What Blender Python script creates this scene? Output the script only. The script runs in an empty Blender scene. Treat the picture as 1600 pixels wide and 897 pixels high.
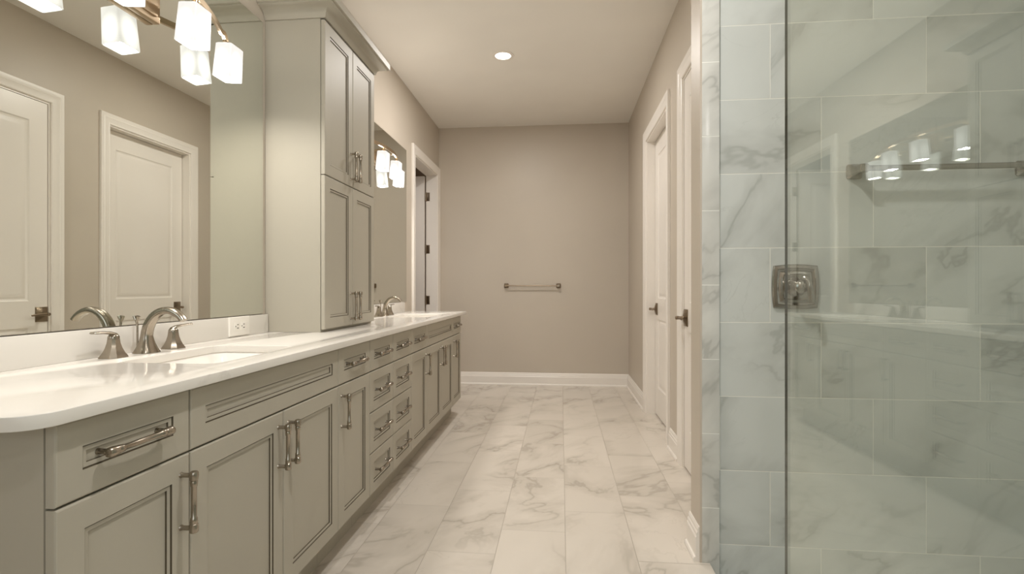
import bpy, bmesh, math, random
from mathutils import Vector, Matrix
PI = math.pi
S = bpy.context.scene
C = S.collection

# ------------------------------------------------------------------ camera, world, exposure
YAW = math.atan(76.5 / 790.0)
CAM_H = 1.14
cam_data = bpy.data.cameras.new('camera')
cam_data.sensor_width = 36.0
cam_data.lens = 36.0 * 790.0 / 1600.0
cam_data.shift_y = 2.0 / 1600.0
cam_data.clip_start = 0.02
cam = bpy.data.objects.new('camera', cam_data)
cam.location = (0, 0, CAM_H)
cam.rotation_euler = (PI / 2, 0, YAW)
C.objects.link(cam)
S.camera = cam

S.view_settings.view_transform = 'Standard'
S.view_settings.look = 'None'
S.view_settings.gamma = 1.0
S.view_settings.exposure = 0.16
try:
    S.view_settings.use_curve_mapping = False
except Exception:
    pass
w = bpy.data.worlds.new('sky')
w.use_nodes = True
w.node_tree.nodes['Background'].inputs[0].default_value = (0.75, 0.86, 1.0, 1)
w.node_tree.nodes['Background'].inputs[1].default_value = 1.0
S.world = w
try:
    S.cycles.max_bounces = 14
    S.cycles.diffuse_bounces = 8
    S.cycles.glossy_bounces = 8
    S.cycles.transparent_max_bounces = 16
    S.cycles.sample_clamp_indirect = 6.0
except Exception:
    pass

# light strengths (watts) of the lamps in the room
SHADE_W = 2.3          # each glass shade of the two vanity bars, down through its open mouth
SHADE_UP_W = 0.5       # and up through the fitter
DOWN_W = 21.0          # each recessed ceiling light
WINDOW_W = 24.0        # cool fill through the added, unseen window behind the camera
WARM = (1.0, 0.94, 0.87)
WARM2 = (1.0, 0.96, 0.92)
DAY = (0.80, 0.92, 1.0)

# ------------------------------------------------------------------ key measures (metres)
XL, XR = -1.457, 0.778        # side walls
YF, YB = 5.949, -1.70         # far wall, wall behind the camera
H = 3.056                     # ceiling
XS = 0.575                    # room face of the stub wall beside the shower
YS = 2.180                    # tiled shower wall
XSH = 2.05                    # far side of the shower
ZC = 0.924                    # counter top
XF = -0.905                   # face of the vanity fronts


# ------------------------------------------------------------------ node helpers
def srgb(r, g, b):
    def f(c):
        c /= 255.0
        return c / 12.92 if c <= 0.04045 else ((c + 0.055) / 1.055) ** 2.4
    return (f(r), f(g), f(b), 1.0)


class NT:
    def __init__(self, name):
        self.m = bpy.data.materials.new(name)
        self.m.use_nodes = True
        self.t = self.m.node_tree
        self.p = self.t.nodes['Principled BSDF']

    def node(self, kind, **kw):
        n = self.t.nodes.new(kind)
        for k, v in kw.items():
            setattr(n, k, v)
        return n

    def put(self, sock, v):
        if isinstance(v, bpy.types.NodeSocket):
            self.t.links.new(v, sock)
        else:
            sock.default_value = v

    def math(self, op, a, b=None, c=None, clamp=False):
        n = self.node('ShaderNodeMath', operation=op, use_clamp=clamp)
        self.put(n.inputs[0], a)
        if b is not None:
            self.put(n.inputs[1], b)
        if c is not None:
            self.put(n.inputs[2], c)
        return n.outputs[0]

    def smooth(self, v, a, b, lo=0.0, hi=1.0):
        n = self.node('ShaderNodeMapRange', interpolation_type='SMOOTHSTEP')
        self.put(n.inputs[0], v)
        for i, q in enumerate((a, b, lo, hi)):
            self.put(n.inputs[i + 1], q)
        return n.outputs[0]

    def noise(self, vec, scale, detail=4.0, rough=0.55, dist=0.0):
        n = self.node('ShaderNodeTexNoise')
        self.put(n.inputs['Vector'], vec)
        n.inputs['Scale'].default_value = scale
        n.inputs['Detail'].default_value = detail
        n.inputs['Roughness'].default_value = rough
        n.inputs['Distortion'].default_value = dist
        return n.outputs['Fac']

    def vec(self, x, y, z):
        n = self.node('ShaderNodeCombineXYZ')
        self.put(n.inputs[0], x)
        self.put(n.inputs[1], y)
        self.put(n.inputs[2], z)
        return n.outputs[0]

    def mix(self, fac, a, b):
        n = self.node('ShaderNodeMix', data_type='RGBA')
        self.put(n.inputs[0], fac)
        self.put(n.inputs[6], a)
        self.put(n.inputs[7], b)
        return n.outputs[2]

    def pos(self):
        g = self.node('ShaderNodeNewGeometry')
        s = self.node('ShaderNodeSeparateXYZ')
        self.t.links.new(g.outputs['Position'], s.inputs[0])
        return s.outputs, g.outputs['Position']

    def bump(self, height, strength, distance=0.002):
        n = self.node('ShaderNodeBump')
        n.inputs['Strength'].default_value = strength
        n.inputs['Distance'].default_value = distance
        self.put(n.inputs['Height'], height)
        self.t.links.new(n.outputs[0], self.p.inputs['Normal'])

    def set(self, **kw):
        for k, v in kw.items():
            self.put(self.p.inputs[k.replace('_', ' ')], v)
        return self


def painted(name, col, rough=0.45, spec=0.4, tex=0.0, scale=180.0):
    k = NT(name)
    o, p = k.pos()
    n = k.noise(p, 1.3, 2.0)
    dark = tuple(c * 0.965 for c in col[:3]) + (1,)
    k.set(Base_Color=k.mix(k.smooth(n, 0.35, 0.65), dark, col), Roughness=rough)
    k.p.inputs['Specular IOR Level'].default_value = spec
    if tex:
        k.bump(k.noise(p, scale, 3.0), tex, 0.001)
    return k.m


def brushed(name, col, rough=0.3):
    k = NT(name)
    o, p = k.pos()
    n = k.noise(p, 3.0, 1.0)
    k.set(Base_Color=col, Metallic=1.0, Roughness=k.smooth(n, 0.3, 0.7, rough - 0.02, rough + 0.02))
    return k.m


def marble_tile(name, across, along, a0, h, l0, L, shift, base, vein, grout, rough, vscale=1.0, spec=0.5, vk=1.0):
    """Large marble tiles laid in rows. ACROSS: the axis the rows are stacked on (row pitch H from A0);
    ALONG: the axis the tiles run on (pitch L from L0, each row moved on by SHIFT)."""
    k = NT(name)
    o, p = k.pos()
    A, B = o[across], o[along]
    ra = k.math('DIVIDE', k.math('SUBTRACT', A, a0), h)
    row = k.math('FLOOR', ra)
    rb = k.math('DIVIDE', k.math('SUBTRACT', k.math('SUBTRACT', B, l0), k.math('MULTIPLY', row, shift)), L)
    colm = k.math('FLOOR', rb)
    fa = k.math('MULTIPLY', k.math('SUBTRACT', ra, row), h)
    fb = k.math('MULTIPLY', k.math('SUBTRACT', rb, colm), L)
    ea = k.math('MINIMUM', fa, k.math('SUBTRACT', h, fa))
    eb = k.math('MINIMUM', fb, k.math('SUBTRACT', L, fb))
    e = k.math('MINIMUM', ea, eb)
    wn = k.node('ShaderNodeTexWhiteNoise', noise_dimensions='2D')
    k.put(wn.inputs[0], k.vec(row, colm, 0.0))
    rnd = wn.outputs['Value']
    sp = k.node('ShaderNodeSeparateColor')
    k.put(sp.inputs[0], wn.outputs['Color'])
    # vein space: tile coordinates, turned and thrown to a random place for every tile
    u = k.math('ADD', k.math('MULTIPLY', fa, 0.80), k.math('MULTIPLY', fb, -0.60))
    v = k.math('ADD', k.math('MULTIPLY', fa, 0.60), k.math('MULTIPLY', fb, 0.80))
    q = k.vec(k.math('ADD', k.math('MULTIPLY', u, 1.75 * vscale), k.math('MULTIPLY', sp.outputs[0], 37.0)),
              k.math('ADD', k.math('MULTIPLY', v, 1.05 * vscale), k.math('MULTIPLY', sp.outputs[1], 53.0)),
              k.math('MULTIPLY', sp.outputs[2], 29.0))
    n1 = k.noise(q, 1.05, 5.0, 0.55, 0.55)
    d1 = k.math('ABSOLUTE', k.math('SUBTRACT', n1, 0.5))
    gate = k.smooth(k.noise(q, 0.9, 2.0), 0.34, 0.54)
    sharp = k.math('MULTIPLY', k.smooth(d1, 0.0, 0.020, 1.0, 0.0), gate)
    soft = k.math('MULTIPLY', k.smooth(d1, 0.0, 0.11, 1.0, 0.0), gate)
    n2 = k.noise(q, 2.6, 6.0, 0.6, 1.2)
    d2 = k.math('ABSOLUTE', k.math('SUBTRACT', n2, 0.53))
    thin = k.math('MULTIPLY', k.smooth(d2, 0.0, 0.016, 1.0, 0.0), k.smooth(n1, 0.52, 0.66))
    cloud = k.smooth(k.noise(q, 0.7, 3.0), 0.45, 0.75)
    amt = k.math('ADD', k.math('ADD', k.math('MULTIPLY', sharp, 0.26 * vk), k.math('MULTIPLY', soft, 0.26 * vk)),
                 k.math('ADD', k.math('MULTIPLY', thin, 0.14 * vk), k.math('MULTIPLY', cloud, 0.14 * vk)), clamp=True)
    tone = k.mix(k.math('MULTIPLY', rnd, 0.10), base, vein)
    c = k.mix(amt, tone, vein)
    g = k.smooth(e, 0.0009, 0.0022, 1.0, 0.0)
    k.set(Base_Color=k.mix(g, c, grout), Roughness=k.math('ADD', rough, k.math('MULTIPLY', g, 0.4)))
    k.p.inputs['Specular IOR Level'].default_value = spec
    k.bump(k.smooth(e, 0.0005, 0.003), 0.5, 0.001)
    return k.m


def quartz(name):
    k = NT(name)
    o, p = k.pos()
    n = k.noise(p, 1.7, 5.0, 0.55, 1.1)
    d = k.math('ABSOLUTE', k.math('SUBTRACT', n, 0.5))
    f = k.math('MULTIPLY', k.smooth(d, 0.0, 0.02, 0.35, 0.0), k.smooth(k.noise(p, 1.1, 2.0), 0.5, 0.7))
    k.set(Base_Color=k.mix(f, srgb(222, 218, 211), srgb(172, 166, 158)), Roughness=0.10)
    k.p.inputs['Specular IOR Level'].default_value = 0.5
    return k.m


M = {}
M['wall'] = painted('greige wall paint', srgb(194, 184, 170), 0.42, 0.35, 0.05)
M['ceiling'] = painted('cream ceiling paint', srgb(236, 232, 225), 0.8, 0.2, 0.18, 90.0)
M['trim'] = painted('white trim paint', srgb(234, 228, 220), 0.32, 0.45)
M['cab'] = painted('greige cabinet paint', srgb(173, 167, 153), 0.5, 0.3)
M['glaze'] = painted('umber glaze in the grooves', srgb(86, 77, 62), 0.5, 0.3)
M['dark'] = painted('gap shade and dark edges', srgb(52, 44, 34), 0.8, 0.1)  # shade of gaps and slots put into a colour; mirror edges too
M['brown'] = painted('brown room beyond', srgb(120, 92, 66), 0.8, 0.1)
M['quartz'] = quartz('white quartz')
M['china'] = painted('white china', srgb(238, 234, 228), 0.08, 0.5)
M['plastic'] = painted('white plastic', srgb(238, 234, 226), 0.3, 0.5)
M['nickel'] = brushed('brushed nickel', (0.37, 0.325, 0.265, 1), 0.25)
M['steel'] = brushed('satin steel', (0.42, 0.40, 0.365, 1), 0.19)
M['bronze'] = brushed('antique nickel', (0.30, 0.24, 0.175, 1), 0.28)
M['champagne'] = brushed('champagne bronze', (0.47, 0.36, 0.24, 1), 0.30)
FLOOR_T = dict(across=0, along=1, a0=0.02, h=0.300, l0=2.60, L=0.672, shift=0.224)
M['floor'] = marble_tile('marble floor tile', base=srgb(215, 207, 196), vein=srgb(146, 137, 124),
                         grout=srgb(168, 160, 148), rough=0.22, **FLOOR_T)
M['shower'] = marble_tile('marble shower tile', 2, 0, 0.075, 0.308, 0.859 - 3 * 0.2, 0.600, -0.200,
                          srgb(207, 211, 207), srgb(138, 140, 134), srgb(226, 226, 218), 0.2)
M['strip'] = marble_tile('marble edge tile', 2, 0, 0.230, 0.308, 0.30, 0.700, 0.0,
                         srgb(216, 216, 210), srgb(142, 142, 136), srgb(232, 232, 226), 0.2)


def mirror_mat():
    k = NT('silvered mirror')
    k.set(Base_Color=(0.80, 0.815, 0.765, 1), Metallic=1.0, Roughness=0.0)
    return k.m


M['mirror'] = mirror_mat()


def glass_mat():
    k = NT('clear shower glass')
    t = k.t
    t.nodes.remove(k.p)
    out = t.nodes['Material Output']
    tr = k.node('ShaderNodeBsdfTransparent')
    tr.inputs[0].default_value = (0.945, 0.962, 0.942, 1)
    gl = k.node('ShaderNodeBsdfGlossy')
    gl.inputs['Roughness'].default_value = 0.0
    gl.inputs[0].default_value = (0.95, 1.0, 0.97, 1)
    fr = k.node('ShaderNodeFresnel')
    bf = k.node('ShaderNodeNewGeometry').outputs['Backfacing']
    k.put(fr.inputs[0], k.math('SUBTRACT', 1.7, k.math('MULTIPLY', bf, 1.7 - 1 / 1.7)))
    mx = k.node('ShaderNodeMixShader')
    t.links.new(fr.outputs[0], mx.inputs[0])
    t.links.new(tr.outputs[0], mx.inputs[1])
    t.links.new(gl.outputs[0], mx.inputs[2])
    t.links.new(mx.outputs[0], out.inputs[0])
    return k.m


M['glass'] = glass_mat()


def glass_edge_mat():
    k = NT('polished glass edge')
    k.set(Base_Color=(0.03, 0.036, 0.03, 1), Roughness=0.15)
    return k.m


M['glass_edge'] = glass_edge_mat()


def glow(name, col, strength, grad=False):
    k = NT(name)
    k.set(Base_Color=(0.25, 0.25, 0.25, 1), Roughness=0.3)
    k.p.inputs['Emission Color'].default_value = col
    k.p.inputs['Emission Strength'].default_value = strength
    if grad:
        # opal glass round a bulb: brightest where the glass is closest to the bulb
        tc = k.node('ShaderNodeTexCoord')
        vm = k.node('ShaderNodeVectorMath', operation='DISTANCE')
        k.t.links.new(tc.outputs['Generated'], vm.inputs[0])
        vm.inputs[1].default_value = (0.5, 0.5, 0.36)
        k.put(k.p.inputs['Emission Strength'], k.smooth(vm.outputs['Value'], 0.48, 0.70, strength, strength * 0.58))
    return k.m


M['shade'] = glow('lit opal glass', (1.0, 0.97, 0.93, 1), 1.2, True)
M['lens'] = glow('lit lens', (1.0, 0.95, 0.86, 1), 6.0)


# ------------------------------------------------------------------ mesh helpers
def sharp(bm, ang=35):
    for f in bm.faces:
        f.smooth = True
    for e in bm.edges:
        if len(e.link_faces) == 2:
            e.smooth = e.calc_face_angle(0) < math.radians(ang)
        else:
            e.smooth = False


def root_of(o):
    while o.parent:
        o = o.parent
    return o


def obj(name, bm, mats, parent=None, smooth=35, fixn=True):
    if fixn:
        bmesh.ops.recalc_face_normals(bm, faces=bm.faces)
    sharp(bm, smooth)
    if parent is not None:
        off = root_of(parent).location
        for v in bm.verts:
            v.co -= off
    me = bpy.data.meshes.new(name)
    bm.to_mesh(me)
    bm.free()
    for m in (mats if isinstance(mats, (list, tuple)) else [mats]):
        me.materials.append(M[m])
    o = bpy.data.objects.new(name, me)
    C.objects.link(o)
    if parent is not None:
        o.parent = parent
    return o


def tag(o, label, cat, group=None):
    o['label'] = label
    o['category'] = cat
    if group:
        o['group'] = group
    return o


def thing(name, loc, label, cat, group=None):
    o = bpy.data.objects.new(name, None)
    o.location = loc
    o.empty_display_size = 0.1
    C.objects.link(o)
    return tag(o, label, cat, group)


def struct(name, bm, mats, label=None, smooth=35, fixn=True):
    o = obj(name, bm, mats, None, smooth, fixn)
    o['kind'] = 'structure'
    if label:
        o['label'] = label
    return o


def BM():
    return bmesh.new()


def box(bm, x0, x1, y0, y1, z0, z1, b=0.0, mi=0):
    xs, ys, zs = sorted((x0, x1)), sorted((y0, y1)), sorted((z0, z1))
    vs = [bm.verts.new((x, y, z)) for x in xs for y in ys for z in zs]
    idx = [(0, 1, 3, 2), (4, 6, 7, 5), (0, 4, 5, 1), (2, 3, 7, 6), (0, 2, 6, 4), (1, 5, 7, 3)]
    fs = [bm.faces.new([vs[i] for i in f]) for f in idx]
    for f in fs:
        f.material_index = mi
    if b:
        es = list({e for f in fs for e in f.edges})
        r = bmesh.ops.bevel(bm, geom=es, offset=b, segments=2, affect='EDGES', profile=0.6)
        for f in r['faces']:
            f.material_index = mi
    return fs


def loft(bm, rings, cap0=True, cap1=True, closed=True, mi=None):
    """Skin a list of rings, each a list of points of one length."""
    R = [[bm.verts.new(p) for p in r] for r in rings]
    n = len(R[0])
    for i in range(len(R) - 1):
        for j in range(n if closed else n - 1):
            a, b_, c, d = R[i][j], R[i][(j + 1) % n], R[i + 1][(j + 1) % n], R[i + 1][j]
            f = bm.faces.new((a, b_, c, d))
            if mi:
                f.material_index = mi[i]
    if cap0:
        bm.faces.new(list(reversed(R[0])))
    if cap1:
        f = bm.faces.new(R[-1])
        if mi:
            f.material_index = mi[-1]
    return R


def circle(c, r, ax, n=20):
    ax = Vector(ax).normalized()
    u = ax.orthogonal().normalized()
    v = ax.cross(u)
    c = Vector(c)
    return [c + r * (math.cos(2 * PI * i / n) * u + math.sin(2 * PI * i / n) * v) for i in range(n)]


def lathe(bm, c, ax, prof, n=20, cap0=True, cap1=True):
    """PROF: (radius, distance along AX) pairs from C."""
    ax = Vector(ax).normalized()
    loft(bm, [circle(Vector(c) + ax * t, r, ax, n) for r, t in prof], cap0, cap1)


def tube(bm, pts, r, n=12, flat=1.0, up=(0, 0, 1)):
    """Tube along points; R a radius or one per point; FLAT scales the section along the path's side."""
    P = [Vector(p) for p in pts]
    rings = []
    for i, p in enumerate(P):
        t = (P[min(i + 1, len(P) - 1)] - P[max(i - 1, 0)]).normalized()
        s = t.cross(Vector(up))
        s = s.normalized() if s.length > 1e-4 else Vector((0, 1, 0))
        nn = s.cross(t).normalized()
        ri = r[i] if isinstance(r, (list, tuple)) else r
        ra, rb = ri if isinstance(ri, (list, tuple)) else (ri * flat, ri)
        rings.append([p + s * (ra * math.cos(2 * PI * j / n)) + nn * (rb * math.sin(2 * PI * j / n)) for j in range(n)])
    loft(bm, rings)


def bez(p0, p1, p2, p3, n=12):
    out = []
    for i in range(n + 1):
        t = i / n
        out.append(Vector(p0) * (1 - t) ** 3 + Vector(p1) * 3 * t * (1 - t) ** 2 + Vector(p2) * 3 * t * t * (1 - t) + Vector(p3) * t ** 3)
    return out


def rrect(cx, cy, hx, hy, r, z, n=5):
    pts = []
    for sx, sy, a0 in ((1, 1, 0), (-1, 1, 90), (-1, -1, 180), (1, -1, 270)):
        for i in range(n + 1):
            a = math.radians(a0 + 90 * i / n)
            pts.append((cx + sx * (hx - r) + r * math.cos(a), cy + sy * (hy - r) + r * math.sin(a), z))
    return pts


def extrude_profile(bm, prof, y0, y1, fn):
    """PROF: 2-D points; FN maps (a, b, t) to a point in the room."""
    loft(bm, [[fn(a, b, y0) for a, b in prof], [fn(a, b, y1) for a, b in prof]])


# ================================================================== THE ROOM
bm = BM()
box(bm, XL - 0.15, 0.614, 1.2, 2.166, -0.10, 0.0)
box(bm, XL - 0.15, 0.70, YB - 0.1, 1.2, -0.10, 0.0)
box(bm, XL - 0.15, 0.578, 2.166, YF + 0.15, -0.10, 0.0)
box(bm, 0.578, 0.900, 2.25, YF + 0.15, -0.10, 0.0)
struct('floor', bm, 'floor')
bm = BM()
box(bm, 0.614, XSH + 0.1, YB - 0.1, 2.30, -0.16, -0.09)
struct('floor_shower', bm, 'shower')
bm = BM()
box(bm, XL - 0.15, XSH + 0.1, YB - 0.1, YF + 0.15, H, H + 0.1)
struct('ceiling', bm, 'ceiling')
# far wall and the wall behind the camera (with an added window opening)
bm = BM()
box(bm, XL - 0.15, 0.93, YF, YF + 0.15, 0, H)
struct('wall_back', bm, 'wall')
WX0, WX1, WZ0, WZ1 = -0.55, 0.45, 1.15, 2.35
bm = BM()
box(bm, XL - 0.15, WX0, YB - 0.12, YB, 0, H)
box(bm, WX1, XSH + 0.1, YB - 0.12, YB, -0.16, H)
box(bm, WX0, WX1, YB - 0.12, YB, 0, WZ0)
box(bm, WX0, WX1, YB - 0.12, YB, WZ1, H)
struct('wall_front', bm, 'wall')
# left wall with the doorway
D3A, D3B, DZ = 4.925, 5.865, 2.485
bm = BM()
box(bm, XL - 0.13, XL, YB - 0.12, D3A, 0, H)
box(bm, XL - 0.13, XL, D3B, YF + 0.15, 0, H)
box(bm, XL - 0.13, XL, D3A, D3B, DZ, H)
struct('wall_left', bm, 'wall')
# dim brown room beyond the doorway
bm = BM()
box(bm, -2.75, -2.70, 4.3, 6.6, 0, 2.6)
box(bm, -2.70, XL - 0.13, 4.25, 4.3, 0, 2.6)
box(bm, -2.70, XL - 0.13, 6.6, 6.65, 0, 2.6)
box(bm, -2.75, XL - 0.13, 4.25, 6.65, 2.6, 2.65)
box(bm, -2.75, XL - 0.13, 4.25, 6.65, -0.05, 0.0)
struct('wall_hallway', bm, 'brown')
# right wall with two doorways
D1A, D1B = 3.79, 4.71
D2A, D2B = 2.42, 3.325
bm = BM()
for y0, y1 in ((2.31, D2A), (D2B, D1A), (D1B, YF)):
    box(bm, XR, XR + 0.14, y0, y1, 0, H)
for y0, y1 in ((D2A, D2B), (D1A, D1B)):
    box(bm, XR, XR + 0.14, y0, y1, DZ, H)
box(bm, XR + 0.14, XR + 0.16, 2.31, YF, 0, H)
struct('wall_right', bm, 'wall')
# stub wall that carries the shower
bm = BM()
box(bm, XS, XSH + 0.1, YS + 0.012, 2.31, -0.16, H)
box(bm, XS, 0.583, 2.1665, YS + 0.012, -0.1, H)
struct('wall_stub', bm, 'wall')
bm = BM()
box(bm, 0.583, 0.653, 2.165, YS + 0.012, -0.16, H, 0.002)
struct('trim_1', bm, 'strip')
bm = BM()
box(bm, 0.653, XSH, YS, YS + 0.012, -0.16, H)
struct('wall_shower', bm, 'shower')


def side_tile():
    bm = BM()
    box(bm, XSH, XSH + 0.1, YB, YS + 0.012, -0.16, H)
    struct('wall_shower_side', bm, 'side')


M['side'] = marble_tile('marble side tile', 2, 1, 0.075, 0.308, 0.2, 0.600, -0.200,
                        srgb(207, 211, 207), srgb(138, 140, 134), srgb(226, 226, 218), 0.2)
side_tile()

# unseen window added behind the camera to let in cool fill light
bm = BM()
for a in (WX0, (WX0 + WX1) / 2 - 0.02, WX1 - 0.05):
    box(bm, a, a + (0.05 if a != (WX0 + WX1) / 2 - 0.02 else 0.04), YB - 0.09, YB - 0.04, WZ0, WZ1, 0.004)
box(bm, WX0, WX1, YB - 0.09, YB - 0.04, WZ0, WZ0 + 0.05, 0.004)
box(bm, WX0, WX1, YB - 0.09, YB - 0.04, WZ1 - 0.05, WZ1, 0.004)
struct('fill_window_1', bm, 'trim')
la = bpy.data.lights.new('window_fill', 'AREA')
la.shape = 'RECTANGLE'
la.size, la.size_y = WX1 - WX0 + 0.4, WZ1 - WZ0 + 0.4
la.energy = WINDOW_W
la.color = DAY
lo = bpy.data.objects.new('window_fill', la)
lo.location = ((WX0 + WX1) / 2, YB - 0.35, (WZ0 + WZ1) / 2 + 0.1)
lo.rotation_euler = (PI / 2, 0, 0)
lo.rotation_euler = (-PI / 2 + PI, 0, 0)
C.objects.link(lo)

# ------------------------------------------------------------------ baseboards
BASE = [(0, 0), (0.026, 0), (0.026, 0.010), (0.022, 0.018), (0.016, 0.021), (0.016, 0.100), (0.012, 0.106),
        (0.012, 0.118), (0.008, 0.124), (0.008, 0.134), (0.003, 0.146), (0, 0.146)]


def base_y(name, xw, sx, y0, y1):
    bm = BM()
    extrude_profile(bm, BASE, y0, y1, lambda a, b, t: (xw + sx * a, t, b))
    return struct(name, bm, 'trim', smooth=20)


bm = BM()
extrude_profile(bm, BASE, XL, XR, lambda a, b, t: (t, YF - a, b))
struct('baseboard_back', bm, 'trim', smooth=20)
CW = 0.088
base_y('baseboard_right', XR, -1, D1B + CW, YF - 0.02)
base_y('baseboard_between_doors', XR, -1, D2B + CW, D1A - CW)
bm = BM()
extrude_profile(bm, BASE, 2.172, 2.325, lambda a, b, t: (XS - a, t, b))
struct('baseboard_stub', bm, 'trim', smooth=20)

# ------------------------------------------------------------------ doors
CAS = [(0.000, 0.0), (0.000, 0.011), (0.006, 0.014), (0.012, 0.012), (0.020, 0.013), (0.045, 0.017), (0.052, 0.020),
       (0.060, 0.018), (0.070, 0.021), (0.084, 0.022), (0.088, 0.018), (0.088, 0.0)]


def casing(bm, x, sx, ya, yb, zt):
    rings = []
    for y, z, dy, dz in ((ya, 0, -1, 0), (ya, zt, -1, 1), (yb, zt, 1, 1), (yb, 0, 1, 0)):
        rings.append([(x + sx * t, y + dy * wd, z + dz * wd) for wd, t in CAS])
    loft(bm, rings)


def jamb(bm, x0, x1, ya, yb, zt, th=0.018, stop=None, sx=1):
    box(bm, x0, x1, ya - 0.001, ya + th, 0, zt - th)
    box(bm, x0, x1, yb - th, yb + 0.001, 0, zt - th)
    box(bm, x0, x1, ya - 0.001, yb + 0.001, zt - th, zt + 0.001)
    if stop is not None:
        a, b_ = stop
        box(bm, a, b_, ya + th, ya + th + 0.012, 0, zt - th)
        box(bm, a, b_, yb - th - 0.012, yb - th, 0, zt - th)
        box(bm, a, b_, ya + th, yb - th, zt - th - 0.012, zt - th)


PANEL = [(0.0, 0.0), (0.004, -0.004), (0.012, -0.007), (0.020, -0.008), (0.032, -0.004), (0.050, -0.001), (0.056, -0.001)]


def leaf_bm(fn, a0, a1, z0, z1, th, panels):
    """A moulded door leaf. FN maps (a, depth, z) to the room; face at depth 0, back at -TH."""
    bm = BM()
    A = sorted({a0, a1} | {p[0] for p in panels} | {p[1] for p in panels})
    Z = sorted({z0, z1} | {p[2] for p in panels} | {p[3] for p in panels})
    V = {}

    def v(a, d, z):
        key = (round(a, 5), round(d, 5), round(z, 5))
        if key not in V:
            V[key] = bm.verts.new(fn(a, d, z))
        return V[key]
    for i in range(len(A) - 1):
        for j in range(len(Z) - 1):
            c = ((A[i] + A[i + 1]) / 2, (Z[j] + Z[j + 1]) / 2)
            hole = [p for p in panels if p[0] < c[0] < p[1] and p[2] < c[1] < p[3]]
            bm.faces.new((v(A[i], -th, Z[j]), v(A[i], -th, Z[j + 1]), v(A[i + 1], -th, Z[j + 1]), v(A[i + 1], -th, Z[j])))
            if hole:
                p = hole[0]
                for q in range(len(PANEL)):
                    w0, d0 = PANEL[q]
                    r0 = [(p[0] + w0, p[2] + w0), (p[1] - w0, p[2] + w0), (p[1] - w0, p[3] - w0), (p[0] + w0, p[3] - w0)]
                    if q == len(PANEL) - 1:
                        bm.faces.new([v(a, d0, z) for a, z in r0])
                    else:
                        w1, d1 = PANEL[q + 1]
                        r1 = [(p[0] + w1, p[2] + w1), (p[1] - w1, p[2] + w1), (p[1] - w1, p[3] - w1), (p[0] + w1, p[3] - w1)]
                        for e in range(4):
                            g = (e + 1) % 4
                            bm.faces.new((v(r0[e][0], d0, r0[e][1]), v(r0[g][0], d0, r0[g][1]), v(r1[g][0], d1, r1[g][1]), v(r1[e][0], d1, r1[e][1])))
            else:
                bm.faces.new((v(A[i], 0, Z[j]), v(A[i + 1], 0, Z[j]), v(A[i + 1], 0, Z[j + 1]), v(A[i], 0, Z[j + 1])))
    for i in range(len(A) - 1):
        for z in (z0, z1):
            bm.faces.new((v(A[i], 0, z), v(A[i + 1], 0, z), v(A[i + 1], -th, z), v(A[i], -th, z)))
    for j in range(len(Z) - 1):
        for a in (a0, a1):
            bm.faces.new((v(a, 0, Z[j]), v(a, 0, Z[j + 1]), v(a, -th, Z[j + 1]), v(a, -th, Z[j])))
    return bm


def lever_set(parent, x, y, z, sy):
    """Door lever on a square rose; the lever runs towards SY in y; the door face is at X and looks to -x."""
    bm = BM()
    r = 0.053
    rings = [[(x - d, y + sy_ * k * r * 0.80, z + sz * k * r) for sy_, sz in ((-1, -1), (1, -1), (1, 1), (-1, 1))]
             for d, k in ((0.0, 1.0), (0.004, 1.0), (0.007, 0.92), (0.018, 0.40), (0.020, 0.30))]
    loft(bm, rings)
    h = obj('door_handle', bm, 'bronze', parent)
    bm = BM()
    lathe(bm, (x - 0.012, y, z), (-1, 0, 0), [(0.014, 0), (0.0115, 0.008), (0.0095, 0.028), (0.012, 0.036), (0.012, 0.052), (0.008, 0.056)], 16)
    P = [(x - 0.054, y + sy * t, z + dz) for t, dz in ((-0.012, 0), (0.01, 0.0), (0.035, 0.001), (0.065, 0.0), (0.09, -0.002), (0.112, -0.004))]
    tube(bm, P, [(0.006, 0.010), (0.007, 0.011), (0.006, 0.009), (0.0055, 0.008), (0.005, 0.008), (0.004, 0.006)], 12)
    obj('lever', bm, 'bronze', h)


def door(name, label, xface, ya, yb, recess, lever_y, leverdir):
    d = bpy.data.objects.new(name, None)
    d.location = (xface, (ya + yb) / 2, 0)
    C.objects.link(d)
    d['kind'] = 'structure'
    d['label'] = label
    xl = xface + recess
    a0, a1 = ya + 0.023, yb - 0.023
    pans = [(a0 + 0.125, a1 - 0.125, 1.05, 2.315), (a0 + 0.125, a1 - 0.125, 0.26, 0.865)]
    bm = leaf_bm(lambda a, dd, z: (xl - dd, a, z), a0, a1, 0.012, DZ - 0.021, 0.035, pans)
    obj('door_leaf', bm, 'trim', d, 25)
    bm = BM()
    casing(bm, xface, -1, ya + 0.006, yb - 0.006, DZ - 0.006)
    obj('door_casing', bm, 'trim', d, 25)
    bm = BM()
    if recess > 0.03:
        jamb(bm, xface - 0.001, xface + 0.14, ya, yb, DZ)
    else:
        jamb(bm, xface - 0.001, xface + 0.14, ya, yb, DZ, stop=(xl + 0.037, xl + 0.055))
    obj('door_jamb', bm, 'trim', d)
    bm = BM()
    box(bm, xl + 0.036, xl + 0.040, ya, yb, 0, DZ)  # dark sheet whose colour stands in for the shade round the leaf
    obj('gap_shade_sheet', bm, 'dark', d)
    lever_set(d, xl, lever_y, 0.955, leverdir)
    return d


door('door_1', 'white two-panel door set back in its frame near the far corner', XR, D1A, D1B, 0.075, D1B - 0.085, -1)
door('door_2', 'white two-panel door flush with the wall, beside the shower stub wall', XR, D2A, D2B, 0.004, D2B - 0.066, -1)

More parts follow.
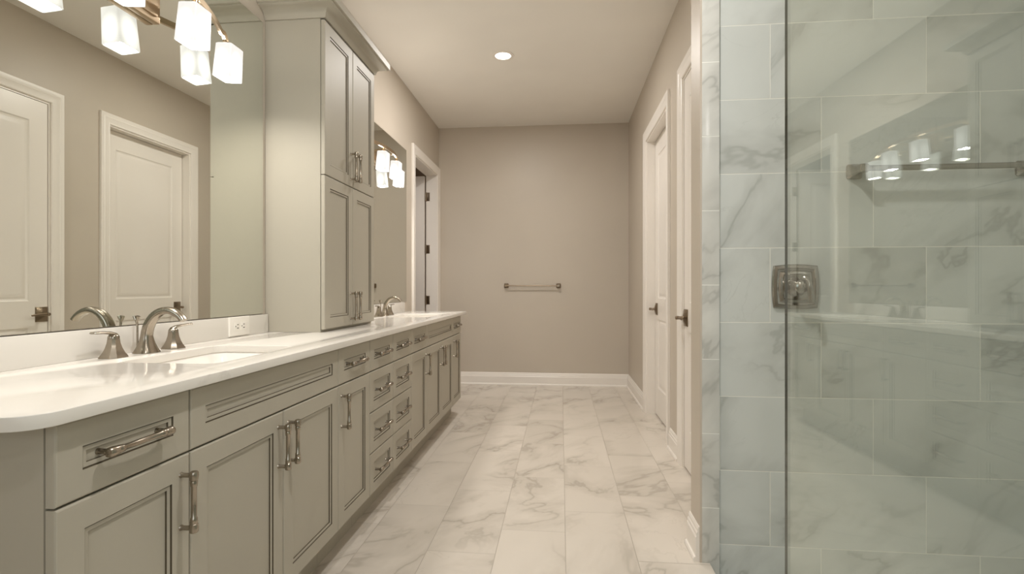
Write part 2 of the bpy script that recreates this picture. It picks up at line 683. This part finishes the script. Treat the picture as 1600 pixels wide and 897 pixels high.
# the open door in the left wall, swung into the room beyond
d3 = bpy.data.objects.new('door_3', None)
d3.location = (XL, (D3A + D3B) / 2, 0)
C.objects.link(d3)
d3['kind'] = 'structure'
d3['label'] = 'open white door with three hinges beyond the second basin'
bm = BM()
casing(bm, XL, 1, D3A + 0.006, D3B - 0.006, DZ - 0.006)
obj('door_casing', bm, 'trim', d3, 25)
bm = BM()
jamb(bm, XL - 0.13, XL + 0.001, D3A, D3B, DZ)
obj('door_jamb', bm, 'trim', d3)
xh = XL - 0.140
pans = [(0.12, 0.72, 1.05, 2.30), (0.12, 0.72, 0.26, 0.865)]
bm = leaf_bm(lambda a, dd, z: (xh - a, D3B - 0.060 + dd * -1, z), 0.0, 0.86, 0.012, DZ - 0.030, 0.035, pans)
obj('door_leaf', bm, 'trim', d3, 25)
for z in (2.22, 1.60, 1.00):
    bm = BM()
    lathe(bm, (XL - 0.128, D3B - 0.030, z - 0.05), (0, 0, 1), [(0.004, -0.006), (0.0075, -0.004), (0.0075, 0.104), (0.004, 0.106)], 12)
    box(bm, XL - 0.125, XL - 0.085, D3B - 0.0195, D3B - 0.0165, z - 0.05, z + 0.05, 0.001)
    for dz in (-0.03, 0.03):
        lathe(bm, (XL - 0.105, D3B - 0.0195, z + dz), (0, -1, 0), [(0.004, 0), (0.003, 0.0015)], 10)
    obj('hinge', bm, 'bronze', d3)

# ================================================================== VANITY
FR = [(0.0, -0.0198), (0.0, -0.0035), (0.0014, -0.0010), (0.0038, 0.0)]


def front(y0, y1, z0, z1, xf, m):
    """A framed drawer or door front that looks to +x: frame, glazed groove, bead, glazed groove, sunk panel."""
    bm = BM()
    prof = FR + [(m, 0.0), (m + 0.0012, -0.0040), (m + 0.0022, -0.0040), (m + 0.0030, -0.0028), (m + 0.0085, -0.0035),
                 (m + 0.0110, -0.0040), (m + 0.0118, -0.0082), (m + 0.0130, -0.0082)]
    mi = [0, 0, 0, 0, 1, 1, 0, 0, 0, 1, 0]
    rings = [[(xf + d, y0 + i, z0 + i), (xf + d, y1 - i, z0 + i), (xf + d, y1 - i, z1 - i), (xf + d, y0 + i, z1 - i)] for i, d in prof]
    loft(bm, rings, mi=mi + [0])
    return bm


def pull_bm(x, y, z, axis, L):
    """Bar pull: two posts from the face at X, barrel collars, slimmer bar; AXIS 'y' or 'z'."""
    bm = BM()
    ax = Vector((0, 1, 0)) if axis == 'y' else Vector((0, 0, 1))
    c = Vector((x + 0.033, y, z))
    h = L / 2
    half = [(0.005, h), (0.0085, h - 0.0015), (0.0100, h - 0.004), (0.0104, h - 0.012), (0.0094, h - 0.021), (0.0080, h - 0.0225),
            (0.0080, h - 0.0245), (0.0088, h - 0.026), (0.0078, h - 0.036), (0.0064, h - 0.038)]
    prof = [(r, -t) for r, t in half] + [(r, t) for r, t in reversed(half)]
    lathe(bm, c, ax, prof, 16)
    for s in (-1, 1):
        p = c + ax * (s * (h - 0.011))
        lathe(bm, (x - 0.0005, p.y, p.z), (1, 0, 0), [(0.0076, 0), (0.0068, 0.002), (0.0056, 0.005), (0.0056, 0.030)], 12)
    return bm


HL_Y, HL_Z = 0.168, 0.148


def carcass(bm, y0, y1, x0=XL + 0.003, x1=XF - 0.022, z0=0.145, z1=0.897, kick=True, end0=False):
    t = 0.016
    box(bm, x0, x1, y0 + 0.0005, y0 + t, z0, z1)
    box(bm, x0, x1, y1 - t, y1 - 0.0005, z0, z1)
    box(bm, x0, x1, y0 + t, y1 - t, z0, z0 + t)
    box(bm, x0, x0 + 0.01, y0 + t, y1 - t, z0 + t, z1)
    box(bm, x1 - 0.012, x1, y0 + t, y1 - t, z0 + t, z1 - 0.01, mi=1)  # dark sheet painted as the shade behind the gaps between fronts
    if kick:
        box(bm, XF - 0.105, XF - 0.090, y0 + 0.0005, y1 - 0.0005, 0.0, z0)
        if end0:
            box(bm, x0, XF - 0.105, y0 + 0.0005, y0 + t, 0.0, z0)


G = 0.002
ZD0, ZD1 = 0.148, 0.738     # doors
ZT0, ZT1 = 0.7425, 0.892    # top drawers
Ys_ = [0.824, 1.158, 1.577, 1.988, 2.330, 2.664, 3.003, 3.357, 3.763, 4.172, 4.520]
grp = 'vanity base cabinets along the wall'


def unit(kind, y0, y1, label, hand=None, end0=False, ym=None):
    u = thing('vanity_cabinet', (-1.18, (y0 + y1) / 2, 0), label, 'cabinet', grp)
    bm = BM()
    carcass(bm, y0, y1, end0=end0)
    obj('carcass', bm, ('cab', 'dark'), u)

    def drawer(z0, z1, m, pull=True):
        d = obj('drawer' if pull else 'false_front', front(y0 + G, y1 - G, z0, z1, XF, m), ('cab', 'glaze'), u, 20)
        if pull:
            obj('pull', pull_bm(XF if m > 1 else XF - 0.010, (y0 + y1) / 2, (z0 + z1) / 2, 'y', HL_Y), 'nickel', d)

    def door_(a, b_, hd):
        d = obj('cabinet_door', front(a + G, b_ - G, ZD0, ZD1, XF, 0.056), ('cab', 'glaze'), u, 20)
        yh = b_ - 0.030 if hd > 0 else a + 0.030
        obj('pull', pull_bm(XF, yh, 0.630, 'z', HL_Z), 'nickel', d)
    if kind == 'single':
        drawer(ZT0, ZT1, 0.052)
        door_(y0, y1, hand)
    elif kind == 'sink':
        drawer(ZT0, ZT1, 0.052, False)
        door_(y0, ym, 1)
        door_(ym, y1, -1)
    else:
        drawer(ZT0, ZT1, 0.052)
        for a, b_ in ((0.5435, 0.738), (0.3475, 0.5395), (0.148, 0.3435)):
            drawer(a, b_, 0.048)
    return u


unit('single', Ys_[0], Ys_[1], 'narrow grey vanity cabinet at the open end of the row, drawer over one door', 1, True)
unit('sink', Ys_[1], Ys_[3], 'wide grey two-door vanity cabinet under the first basin beside the outlet', ym=Ys_[2])
unit('single', Ys_[3], Ys_[4], 'narrow grey vanity cabinet between two-door unit and drawer stacks, pull on near side', -1)
unit('stack', Ys_[4], Ys_[5], 'first grey stack of four drawers below the near door of the tall cabinet')
unit('stack', Ys_[5], Ys_[6], 'second grey stack of four drawers, further along towards the far wall')
unit('single', Ys_[6], Ys_[7], 'narrow grey vanity cabinet just past the two drawer stacks, drawer over door', 1)
unit('sink', Ys_[7], Ys_[9], 'wide grey two-door vanity cabinet under the second basin by the open door', ym=Ys_[8])
unit('single', Ys_[9], Ys_[10], 'narrow grey vanity cabinet ending the row next to the far wall', -1)


def counter():
    cu = bpy.data.curves.new('countertop', 'CURVE')
    cu.dimensions = '2D'
    cu.fill_mode = 'BOTH'
    cu.extrude = 0.0112
    cu.bevel_depth = 0.0018
    cu.bevel_resolution = 2
    b = 0.0018
    x0, x1, y0, y1 = XL + 0.002 + b, -0.880 - b, 0.757 + b, 4.690 - b
    R = 0.060
    out = [(x0, y0)] + [(x1 - R + R * math.cos(a), y0 + R + R * math.sin(a)) for a in [math.radians(-90 + 90 * i / 8) for i in range(9)]]
    R2 = 0.02
    out += [(x1 - R2 + R2 * math.cos(a), y1 - R2 + R2 * math.sin(a)) for a in [math.radians(90 * i / 5) for i in range(6)]] + [(x0, y1)]
    loops = [out]
    for cy in SINKS:
        loops.append([(x, y) for x, y, z in reversed(rrect(SKX, cy, SKHX + b, SKHY + b, 0.045, 0, 6))])
    for lp in loops:
        s = cu.splines.new('POLY')
        s.points.add(len(lp) - 1)
        for p, (x, y) in zip(s.points, lp):
            p.co = (x, y, 0, 1)
        s.use_cyclic_u = True
    o = bpy.data.objects.new('tmp', cu)
    C.objects.link(o)
    dg = bpy.context.evaluated_depsgraph_get()
    me = bpy.data.meshes.new_from_object(o.evaluated_get(dg))
    bpy.data.objects.remove(o)
    bm = BM()
    bm.from_mesh(me)
    bpy.data.meshes.remove(me)
    bmesh.ops.translate(bm, verts=bm.verts, vec=(0, 0, ZC - 0.013))
    bmesh.ops.remove_doubles(bm, verts=bm.verts, dist=1e-5)
    for f in bm.faces:
        f.material_index = 0
    return tag(obj('countertop', bm, 'quartz', None, 30), 'long white quartz countertop with two basin cutouts over the grey cabinets', 'countertop')


SINKS = (1.580, 3.880)
SKX, SKHX, SKHY = -1.140, 0.155, 0.225
counter()
for i, cy in enumerate(SINKS):
    s = thing('sink_basin', (SKX, cy, ZC - 0.175),
              ['white rectangular undermount basin by the first faucet, beside the outlet', 'white rectangular undermount basin by the second faucet, beyond the tall cabinet'][i],
              'sink', 'undermount basins')
    bm = BM()
    z0 = ZC - 0.0265
    rings = [rrect(SKX, cy, hx, hy, r, z) for hx, hy, r, z in (
        (SKHX + 0.025, SKHY + 0.025, 0.05, z0 - 0.012), (SKHX + 0.025, SKHY + 0.025, 0.05, z0), (SKHX + 0.004, SKHY + 0.004, 0.045, z0), (SKHX, SKHY, 0.045, z0 - 0.006),
        (SKHX - 0.006, SKHY - 0.008, 0.045, z0 - 0.07), (SKHX - 0.02, SKHY - 0.025, 0.05, z0 - 0.115), (SKHX - 0.05, SKHY - 0.06, 0.06, z0 - 0.138), (0.03, 0.03, 0.02, z0 - 0.145))]
    loft(bm, rings, cap0=False)
    obj('bowl', bm, 'china', s, 60, fixn=True)
    bm = BM()
    lathe(bm, (SKX, cy, z0 - 0.1448), (0, 0, 1), [(0.028, 0), (0.027, 0.003), (0.021, 0.004), (0.019, 0.002), (0.004, 0.002)], 20)
    obj('drain', bm, 'nickel', s)

# backsplash pieces
for y0, y1, lab in ((0.759, 2.366, 'low white quartz backsplash under the first mirror, with the outlet'),
                    (3.050, 4.560, 'low white quartz backsplash behind the second faucet')):
    bm = BM()
    box(bm, XL + 0.0005, XL + 0.020, y0, y1, ZC + 0.0002, 1.013, 0.0012)
    tag(obj('backsplash', bm, 'quartz'), lab, 'backsplash', 'quartz backsplashes')

# mirrors
for y0, y1, lab in ((0.80, 2.344, 'large frameless wall mirror above the first basin, reflecting two doors'),
                    (3.060, 4.650, 'large frameless wall mirror above the second basin, beyond the tall cabinet')):
    bm = BM()
    box(bm, XL + 0.0005, XL + 0.007, y0, y1, 1.0165, 2.440, 0, 1)
    for f in bm.faces:
        if abs(f.calc_center_median().x - (XL + 0.007)) < 1e-4:
            f.material_index = 0
    tag(obj('wall_mirror', bm, ('mirror', 'dark')), lab, 'mirror', 'vanity mirrors')


# faucets
def bell(bm, c, prof, ch=0.30, n8=True):
    """Flared square base with cut corners: PROF is (half x, half y, z)."""
    rings = []
    for hx, hy, z in prof:
        k = 1 - ch
        pts = [(1, -k), (1, k), (k, 1), (-k, 1), (-1, k), (-1, -k), (-k, -1), (k, -1)]
        rings.append([(c[0] + a * hx, c[1] + b_ * hy, c[2] + z) for a, b_ in pts])
    loft(bm, rings)


def faucet(cy, label):
    x0 = -1.385
    t = thing('faucet', (x0, cy, ZC), label, 'faucet', 'widespread basin faucets')
    zc = ZC + 0.0004
    # spout: flared foot that narrows and sweeps forward over the basin
    bm = BM()
    path = bez((x0, cy, zc + 0.055), (x0 + 0.006, cy, zc + 0.120), (x0 + 0.055, cy, zc + 0.154), (x0 + 0.095, cy, zc + 0.138), 12)
    path += bez((x0 + 0.095, cy, zc + 0.138), (x0 + 0.112, cy, zc + 0.132), (x0 + 0.126, cy, zc + 0.121), (x0 + 0.134, cy, zc + 0.108), 6)[1:]
    rings = []
    foot = [(0.033, 0.037, 0.0), (0.032, 0.0362, 0.003), (0.0265, 0.0300, 0.014), (0.0215, 0.0240, 0.028), (0.0180, 0.0195, 0.042)]
    n = 16

    def sec(c, s, nn, a, b_):
        out = []
        for j in range(n):
            q = 2 * PI * (j + 0.5) / n
            cx, sx = math.cos(q), math.sin(q)
            e = 0.62
            out.append(Vector(c) + s * (a * math.copysign(abs(cx) ** e, cx)) + nn * (b_ * math.copysign(abs(sx) ** e, sx)))
        return out
    for hx, hy, z in foot:
        rings.append(sec((x0, cy, zc + z), Vector((0, 1, 0)), Vector((-1, 0, 0)), hy, hx))
    for i, p in enumerate(path):
        tt = (path[min(i + 1, len(path) - 1)] - path[max(i - 1, 0)]).normalized()
        s = Vector((0, 1, 0))
        nn = s.cross(tt).normalized()
        if i == 0:
            nn = Vector((-1, 0, 0))
        if nn.dot(rings[-1][n // 4] - (path[i - 1] if i else Vector((x0, cy, zc + 0.042)))) < 0:
            nn = -nn
        f = i / (len(path) - 1)
        rings.append(sec(p, s, nn, 0.0165 - 0.0025 * f, 0.0155 - 0.0065 * f))
    loft(bm, rings)
    obj('spout', bm, 'nickel', t, 50)
    bm = BM()
    tube(bm, [(x0 - 0.034, cy, zc), (x0 - 0.034, cy, zc + 0.085), (x0 - 0.036, cy, zc + 0.105), (x0 - 0.030, cy, zc + 0.122)], [0.003, 0.003, 0.0045, 0.0065], 10, up=(0, 1, 0))
    tube(bm, [(x0 - 0.036, cy, zc + 0.100), (x0 - 0.042, cy, zc + 0.112), (x0 - 0.045, cy, zc + 0.122)], [0.003, 0.004, 0.005], 10, up=(0, 1, 0))
    lathe(bm, (x0 - 0.034, cy, zc), (0, 0, 1), [(0.006, 0), (0.005, 0.004)], 12)
    obj('lift_rod', bm, 'nickel', t)
    for s in (-1, 1):
        y = cy + s * 0.122
        bm = BM()
        bell(bm, (x0 - 0.004, y, zc), [(0.032, 0.035, 0.0), (0.0312, 0.0342, 0.003), (0.0250, 0.0270, 0.014), (0.0195, 0.0205, 0.028),
                                       (0.0155, 0.0160, 0.044), (0.0138, 0.0142, 0.058)], 0.42)
        hb = obj('handle', bm, 'nickel', t, 28)
        bm = BM()
        bell(bm, (x0 - 0.004, y, zc + 0.0585), [(0.0135, 0.0139, 0.0), (0.0135, 0.0139, 0.006), (0.0105, 0.011, 0.012), (0.006, 0.007, 0.014)], 0.42)
        P = [(x0 - 0.004, y - s * 0.013, zc + 0.063), (x0 - 0.004, y - s * 0.004, zc + 0.071), (x0 - 0.003, y + s * 0.015, zc + 0.0775), (x0 - 0.001, y + s * 0.035, zc + 0.0800),
             (x0 + 0.001, y + s * 0.058, zc + 0.0815), (x0 + 0.003, y + s * 0.080, zc + 0.0825)]
        tube(bm, P, [(0.008, 0.004), (0.0105, 0.0060), (0.0095, 0.0050), (0.0085, 0.0042), (0.0085, 0.0040), (0.0080, 0.0038)], 12)
        obj('lever', bm, 'nickel', hb, 50)
    return t


faucet(1.572, 'brushed nickel widespread faucet at the first basin, reflected in the mirror')
faucet(3.880, 'brushed nickel widespread faucet at the second basin beyond the tall cabinet')

# outlet on the backsplash
t = thing('power_outlet', (XL + 0.020, 2.136, 0.971), 'white double power outlet on the quartz backsplash', 'outlet')
bm = BM()
rings = [[(XL + 0.0203 + d, 2.136 + a * (0.072 - i), 0.971 + b_ * (0.0425 - i)) for a, b_ in ((-1, -1), (1, -1), (1, 1), (-1, 1))] for i, d in ((0, 0), (0, 0.003), (0.002, 0.006), (0.006, 0.007))]
loft(bm, rings)
obj('cover_plate', bm, 'plastic', t, 20)
for s in (-1, 1):
    bm = BM()
    yc = 2.136 + s * 0.0215
    box(bm, XL + 0.026, XL + 0.0285, yc - 0.0185, yc + 0.0185, 0.971 - 0.0165, 0.971 + 0.0165, 0.001)
    for a, b_, hy, hz in ((0.004, 0.0075, 0.0045, 0.0016), (0.004, -0.0075, 0.0055, 0.0016)):
        box(bm, XL + 0.0285, XL + 0.0288, yc + a - hy, yc + a + hy, 0.971 + b_ - hz, 0.971 + b_ + hz, 0, 1)
    lathe(bm, (XL + 0.0284, yc - 0.0105, 0.971), (1, 0, 0), [(0.0028, 0), (0.0028, 0.0004)], 10)
    for f in bm.faces:
        c = f.calc_center_median()
        if abs(c.y - (yc - 0.0105)) < 0.003 and abs(c.z - 0.971) < 0.003 and c.x > XL + 0.02845 and f.calc_area() < 4e-5:
            f.material_index = 1
    obj('receptacle', bm, ('plastic', 'dark'), t, 20)

# ================================================================== TALL CABINET ON THE COUNTER
TY0, TY1, TYM = 2.372, 3.036, 2.708
TX = -1.150
TZ1 = 2.462
t = thing('tall_cabinet', (-1.30, 2.70, ZC), 'tall grey counter cabinet with four doors and crown, between the two mirrors', 'cabinet')
bm = BM()
z0 = ZC + 0.0005
x0, x1 = XL + 0.001, TX - 0.022
box(bm, x0, x1, TY0, TY0 + 0.018, z0, TZ1 + 0.01)
box(bm, x0, x1, TY1 - 0.018, TY1, z0, TZ1 + 0.01)
box(bm, x0, x0 + 0.01, TY0 + 0.018, TY1 - 0.018, z0, TZ1)
box(bm, x0, x1, TY0 + 0.018, TY1 - 0.018, TZ1 - 0.006, TZ1 + 0.01)
box(bm, x0, x1, TY0 + 0.018, TY1 - 0.018, z0, z0 + 0.012)
box(bm, x1 - 0.010, x1, TY0 + 0.018, TY1 - 0.018, z0 + 0.012, TZ1 - 0.006, mi=1)  # same painted shade sheet, behind the tall doors
obj('carcass', bm, ('cab', 'dark'), t)
for za, zb, up in ((0.938, 1.6955, False), (1.6995, 2.457, True)):
    for a, b_, hd in ((TY0 + 0.003, TYM - 0.0015, 1), (TYM + 0.0015, TY1 - 0.003, -1)):
        d = obj('cabinet_door', front(a, b_, za, zb, TX, 0.056), ('cab', 'glaze'), t, 20)
        yh = b_ - 0.027 if hd > 0 else a + 0.027
        zh = 1.808 if up else 1.043
        obj('pull', pull_bm(TX, yh, zh, 'z', 0.160), 'nickel', d)
# crown: cove swept round three sides
CR = [(-0.004, 0.000), (0.006, 0.000), (0.008, 0.006), (0.011, 0.018), (0.018, 0.030), (0.030, 0.040), (0.046, 0.046), (0.060, 0.0475), (0.064, 0.050), (0.064, 0.054), (0.074, 0.056), (0.074, 0.090), (-0.004, 0.090)]
bm = BM()
rings = []
for px_, py_, dx, dy in ((x0, TY0, 0, -1), (TX, TY0, 1, -1), (TX, TY1, 1, 1), (x0, TY1, 0, 1)):
    rings.append([(px_ + dx * o_, py_ + dy * o_, TZ1 + z_) for o_, z_ in CR])
loft(bm, rings)
box(bm, x0, TX - 0.004, TY0 + 0.0045, TY1 - 0.0045, TZ1 + 0.012, TZ1 + 0.088)
obj('crown_moulding', bm, 'cab', t, 30)


# ================================================================== VANITY LIGHT BARS
def light_bar(cy, label):
    zb = 2.190                                     # the bar
    t = thing('vanity_light', (XL, cy, 2.14), label, 'wall light', 'four-shade vanity lights')
    bm = BM()
    box(bm, XL + 0.0075, XL + 0.034, cy - 0.130, cy + 0.130, 2.080, 2.205, 0.004)
    box(bm, XL + 0.033, XL + 0.042, cy - 0.110, cy + 0.110, 2.096, 2.189, 0.003)
    obj('back_plate', bm, 'champagne', t)
    bm = BM()
    # the bar bows out from the wall and turns down at both ends
    off = lambda y: 0.165 - 0.110 * (abs(y) / 0.435) ** 2

    def sweep(P, hw, hh):
        rings = []
        for i, p in enumerate(P):
            tt = (P[min(i + 1, len(P) - 1)] - P[max(i - 1, 0)]).normalized()
            s = Vector((1, 0, 0))
            s = (s - tt * s.dot(tt)).normalized()
            nn = tt.cross(s).normalized()
            rings.append([p + s * a * hw + nn * b_ * hh for a, b_ in ((-1, -1), (1, -1), (1, 1), (-1, 1))])
        loft(bm, rings)
    P = []
    for i in range(25):
        y = -0.400 + 0.800 * i / 24
        P.append(Vector((XL + off(y), cy + y, zb)))
    e0, e1 = P[0], P[-1]
    endb = [Vector((XL + 0.075 - 0.003 * k, cy + 0.400 + 0.038 * math.sin(a), zb - 0.040 + 0.040 * math.cos(a))) for k, a in enumerate([math.radians(q) for q in (20, 40, 60, 80, 90)])]
    enda = [Vector((p.x, 2 * cy - p.y, p.z)) for p in reversed(endb)]
    sweep(enda + P + endb, 0.006, 0.011)
    # two stand-offs from plate to bar, and the drops to the inner shades
    for s in (-1, 1):
        y = s * 0.075
        sweep([Vector((XL + 0.036, cy + y - 0.001, zb - 0.02)), Vector((XL + 0.09, cy + y, zb - 0.01)), Vector((XL + off(y), cy + y + 0.001, zb))], 0.006, 0.009)
    obj('bar', bm, 'champagne', t, 40)
    for y in (-0.435, -0.145, 0.145, 0.435):
        o_ = 0.078 if abs(y) > 0.3 else 0.148
        tilt = math.radians(4.5)
        top = Vector((XL + o_ + 0.008, cy + y, 2.146))
        R = Matrix.Rotation(tilt, 4, 'Y')
        X = Matrix.Translation(top) @ R
        hx, hy, hgt = 0.0385, 0.0445, 0.136
        # cap between bar and glass
        bm = BM()
        lathe(bm, (0, 0, 0.0005), (0, 0, 1), [(0.018, 0), (0.018, 0.006), (0.011, 0.010), (0.008, 0.036 if abs(y) < 0.3 else 0.014)], 14)
        bm.transform(X)
        obj('shade_holder', bm, 'champagne', t)
        bm = BM()
        outer = [rrect(0, 0, hx * k - q, hy * k - q, 0.007, z, 3) for k, q, z in ((0.90, 0.004, 0.0), (0.92, 0.0, -0.004), (1.0, 0.0, -hgt), (1.0, 0.003, -hgt), (0.92, 0.003, -0.006))]
        loft(bm, outer)
        bm.transform(X)
        sh = obj('shade', bm, 'shade', t, 30)
        for nm, en, z, rx in (('lamp_down', SHADE_W, -hgt + 0.003, 0.0), ('lamp_up', SHADE_UP_W, 0.022, PI)):
            if en <= 0:
                continue
            li = bpy.data.lights.new(nm, 'AREA')
            li.shape = 'RECTANGLE'
            li.size, li.size_y = (0.062, 0.072)
            li.energy = en
            li.color = WARM
            lo = bpy.data.objects.new(nm, li)
            C.objects.link(lo)
            lo.parent = t
            lo.matrix_parent_inverse = Matrix.Identity(4)
            lo.matrix_local = Matrix.Translation(-t.location) @ X @ Matrix.Translation((0, 0, z)) @ Matrix.Rotation(rx, 4, 'X')
    return t


light_bar(1.545, 'brass vanity light with four white glass shades above the first basin')
light_bar(3.765, 'brass vanity light with four white glass shades beyond the tall cabinet')


# ================================================================== CEILING LIGHTS
def downlight(x, y, label, power=DOWN_W, col=WARM2):
    t = thing('recessed_light', (x, y, H), label, 'ceiling light', 'recessed ceiling lights')
    bm = BM()
    lathe(bm, (x, y, H - 0.0003), (0, 0, -1), [(0.092, 0), (0.090, 0.004), (0.082, 0.0065), (0.066, 0.005), (0.063, 0.001)], 36, False, False)
    obj('trim_ring', bm, 'trim', t, 40)
    bm = BM()
    lathe(bm, (x, y, H - 0.0005), (0, 0, -1), [(0.064, 0), (0.063, 0.0012), (0.04, 0.003)], 36)
    obj('lens', bm, 'lens', t, 60)
    li = bpy.data.lights.new('downlight', 'AREA')
    li.shape = 'DISK'
    li.size = 0.12
    li.energy = power
    li.color = col
    lo = bpy.data.objects.new('downlight', li)
    C.objects.link(lo)
    lo.parent = t
    lo.location = (0, 0, -0.008)
    return t


downlight(-0.475, 4.138, 'round recessed ceiling light before the far wall', 26.0)
downlight(0.05, 1.25, 'added unseen recessed fill light over the vanity walkway', 25.0)  # this and the next two are added out of view for fill
downlight(0.05, -0.35, 'added unseen recessed fill light over the walkway by the added window', 9.0)
downlight(1.20, -1.25, 'added unseen recessed fill light over the shower', 12.0)
li = bpy.data.lights.new('hallway_fill', 'AREA')  # unseen lamp added to brighten the leaf of the open door
li.shape = 'DISK'
li.size = 0.3
li.energy = 5.0
li.color = WARM2
lo = bpy.data.objects.new('hallway_fill', li)
lo.location = (-2.15, 4.9, 2.55)
C.objects.link(lo)


# ================================================================== TOWEL BARS
def towel_bar(xa, xb, y, z, label, mat, r, hp, sq):
    """Bar on the wall at Y (it looks to -y): two flared square posts and a round bar."""
    t = thing('towel_bar', ((xa + xb) / 2, y, z), label, 'towel bar', None)
    for x in (xa, xb):
        bm = BM()
        rings = []
        for k, d in ((1.0, 0.0005), (1.0, 0.004), (0.92, 0.009), (0.72, 0.020), (0.55, 0.034), (0.50, hp - 0.010), (0.54, hp - 0.002), (0.54, hp + r), (0.45, hp + r + 0.003)):
            hx = sq * k
            c = 0.78
            pts = [(1, -c), (1.03, 0), (1, c), (c, 1), (0, 1.03), (-c, 1), (-1, c), (-1.03, 0), (-1, -c), (-c, -1), (0, -1.03), (c, -1)]
            rings.append([(x + a * hx, y - d, z + b_ * hx) for a, b_ in pts])
        loft(bm, rings)
        obj('post', bm, mat, t, 30)
    bm = BM()
    lathe(bm, (xa, y - hp, z), (1, 0, 0), [(r, 0), (r, xb - xa)], 18)
    obj('bar', bm, mat, t)
    return t


towel_bar(-0.643, -0.028, YF, 1.170, 'short brushed metal towel bar on the bare far wall', 'bronze', 0.0075, 0.055, 0.027)
towel_bar(1.185, 1.815, YS, 1.613, 'satin steel towel bar on the marble shower wall', 'steel', 0.0115, 0.062, 0.030)

# ================================================================== SHOWER VALVE
vx, vz = 0.957, 1.146
t = thing('shower_valve', (vx, YS, vz), 'square satin steel shower valve on the marble wall behind the glass', 'shower valve')


def pillow(k, d, bulge=1.075, n=6):
    """Square with bowed sides, half size K, at depth D off the wall."""
    pts = []
    cs = [(-1, -1), (1, -1), (1, 1), (-1, 1)]
    for i in range(4):
        a, b_ = cs[i], cs[(i + 1) % 4]
        for j in range(n):
            f = j / n
            x, z = a[0] + (b_[0] - a[0]) * f, a[1] + (b_[1] - a[1]) * f
            s = 1 + (bulge - 1) * (1 - (2 * f - 1) ** 2)
            if i % 2 == 0:
                z *= s
            else:
                x *= s
            pts.append((vx + x * k, YS - d, vz + z * k))
    return pts


bm = BM()
loft(bm, [pillow(k, d) for k, d in ((0.086, 0.0003), (0.086, 0.006), (0.082, 0.011), (0.072, 0.0125), (0.070, 0.010), (0.062, 0.0085), (0.058, 0.012), (0.050, 0.014), (0.046, 0.011), (0.030, 0.010))])
obj('escutcheon', bm, 'steel', t, 25)
bm = BM()
lathe(bm, (vx, YS - 0.009, vz), (0, -1, 0), [(0.040, 0), (0.0385, 0.010), (0.033, 0.024), (0.029, 0.040), (0.027, 0.052), (0.022, 0.056)], 28)
obj('hub', bm, 'steel', t, 40)
bm = BM()
P = bez((vx + 0.012, YS - 0.060, vz + 0.040), (vx + 0.022, YS - 0.082, vz + 0.018), (vx + 0.028, YS - 0.070, vz - 0.012), (vx + 0.032, YS - 0.076, vz - 0.066), 10)
tube(bm, P, [(0.013, 0.006), (0.012, 0.007), (0.009, 0.007), (0.008, 0.008), (0.010, 0.009), (0.012, 0.009), (0.013, 0.008), (0.013, 0.007), (0.0125, 0.006), (0.0115, 0.005), (0.009, 0.004)], 14, up=(0, -1, 0))
lathe(bm, (vx + 0.014, YS - 0.050, vz + 0.004), (0, -1, 0), [(0.012, 0), (0.011, 0.018)], 16)
obj('lever', bm, 'steel', t, 50)

# ================================================================== SHOWER GLASS
bm = BM()
gx0, gx1, gy0, gy1 = 0.601, 0.608, YB + 0.02, 1.428
box(bm, gx0, gx1, gy0, gy1, 0.001, 2.30, 0, 0)
for f in bm.faces:
    c = f.calc_center_median()
    if abs(c.y - gy1) < 1e-4 or abs(c.y - gy0) < 1e-4 or abs(c.z - 2.30) < 1e-4 or abs(c.z - 0.001) < 1e-4:
        f.material_index = 1
for v in bm.verts:                       # the panel stands a touch out of square with the room
    v.co.x += (gy1 - v.co.y) * math.tan(math.radians(1.1))
tag(obj('shower_glass', bm, ('glass', 'glass_edge')), 'frameless clear glass shower panel before the marble shower wall', 'shower screen')
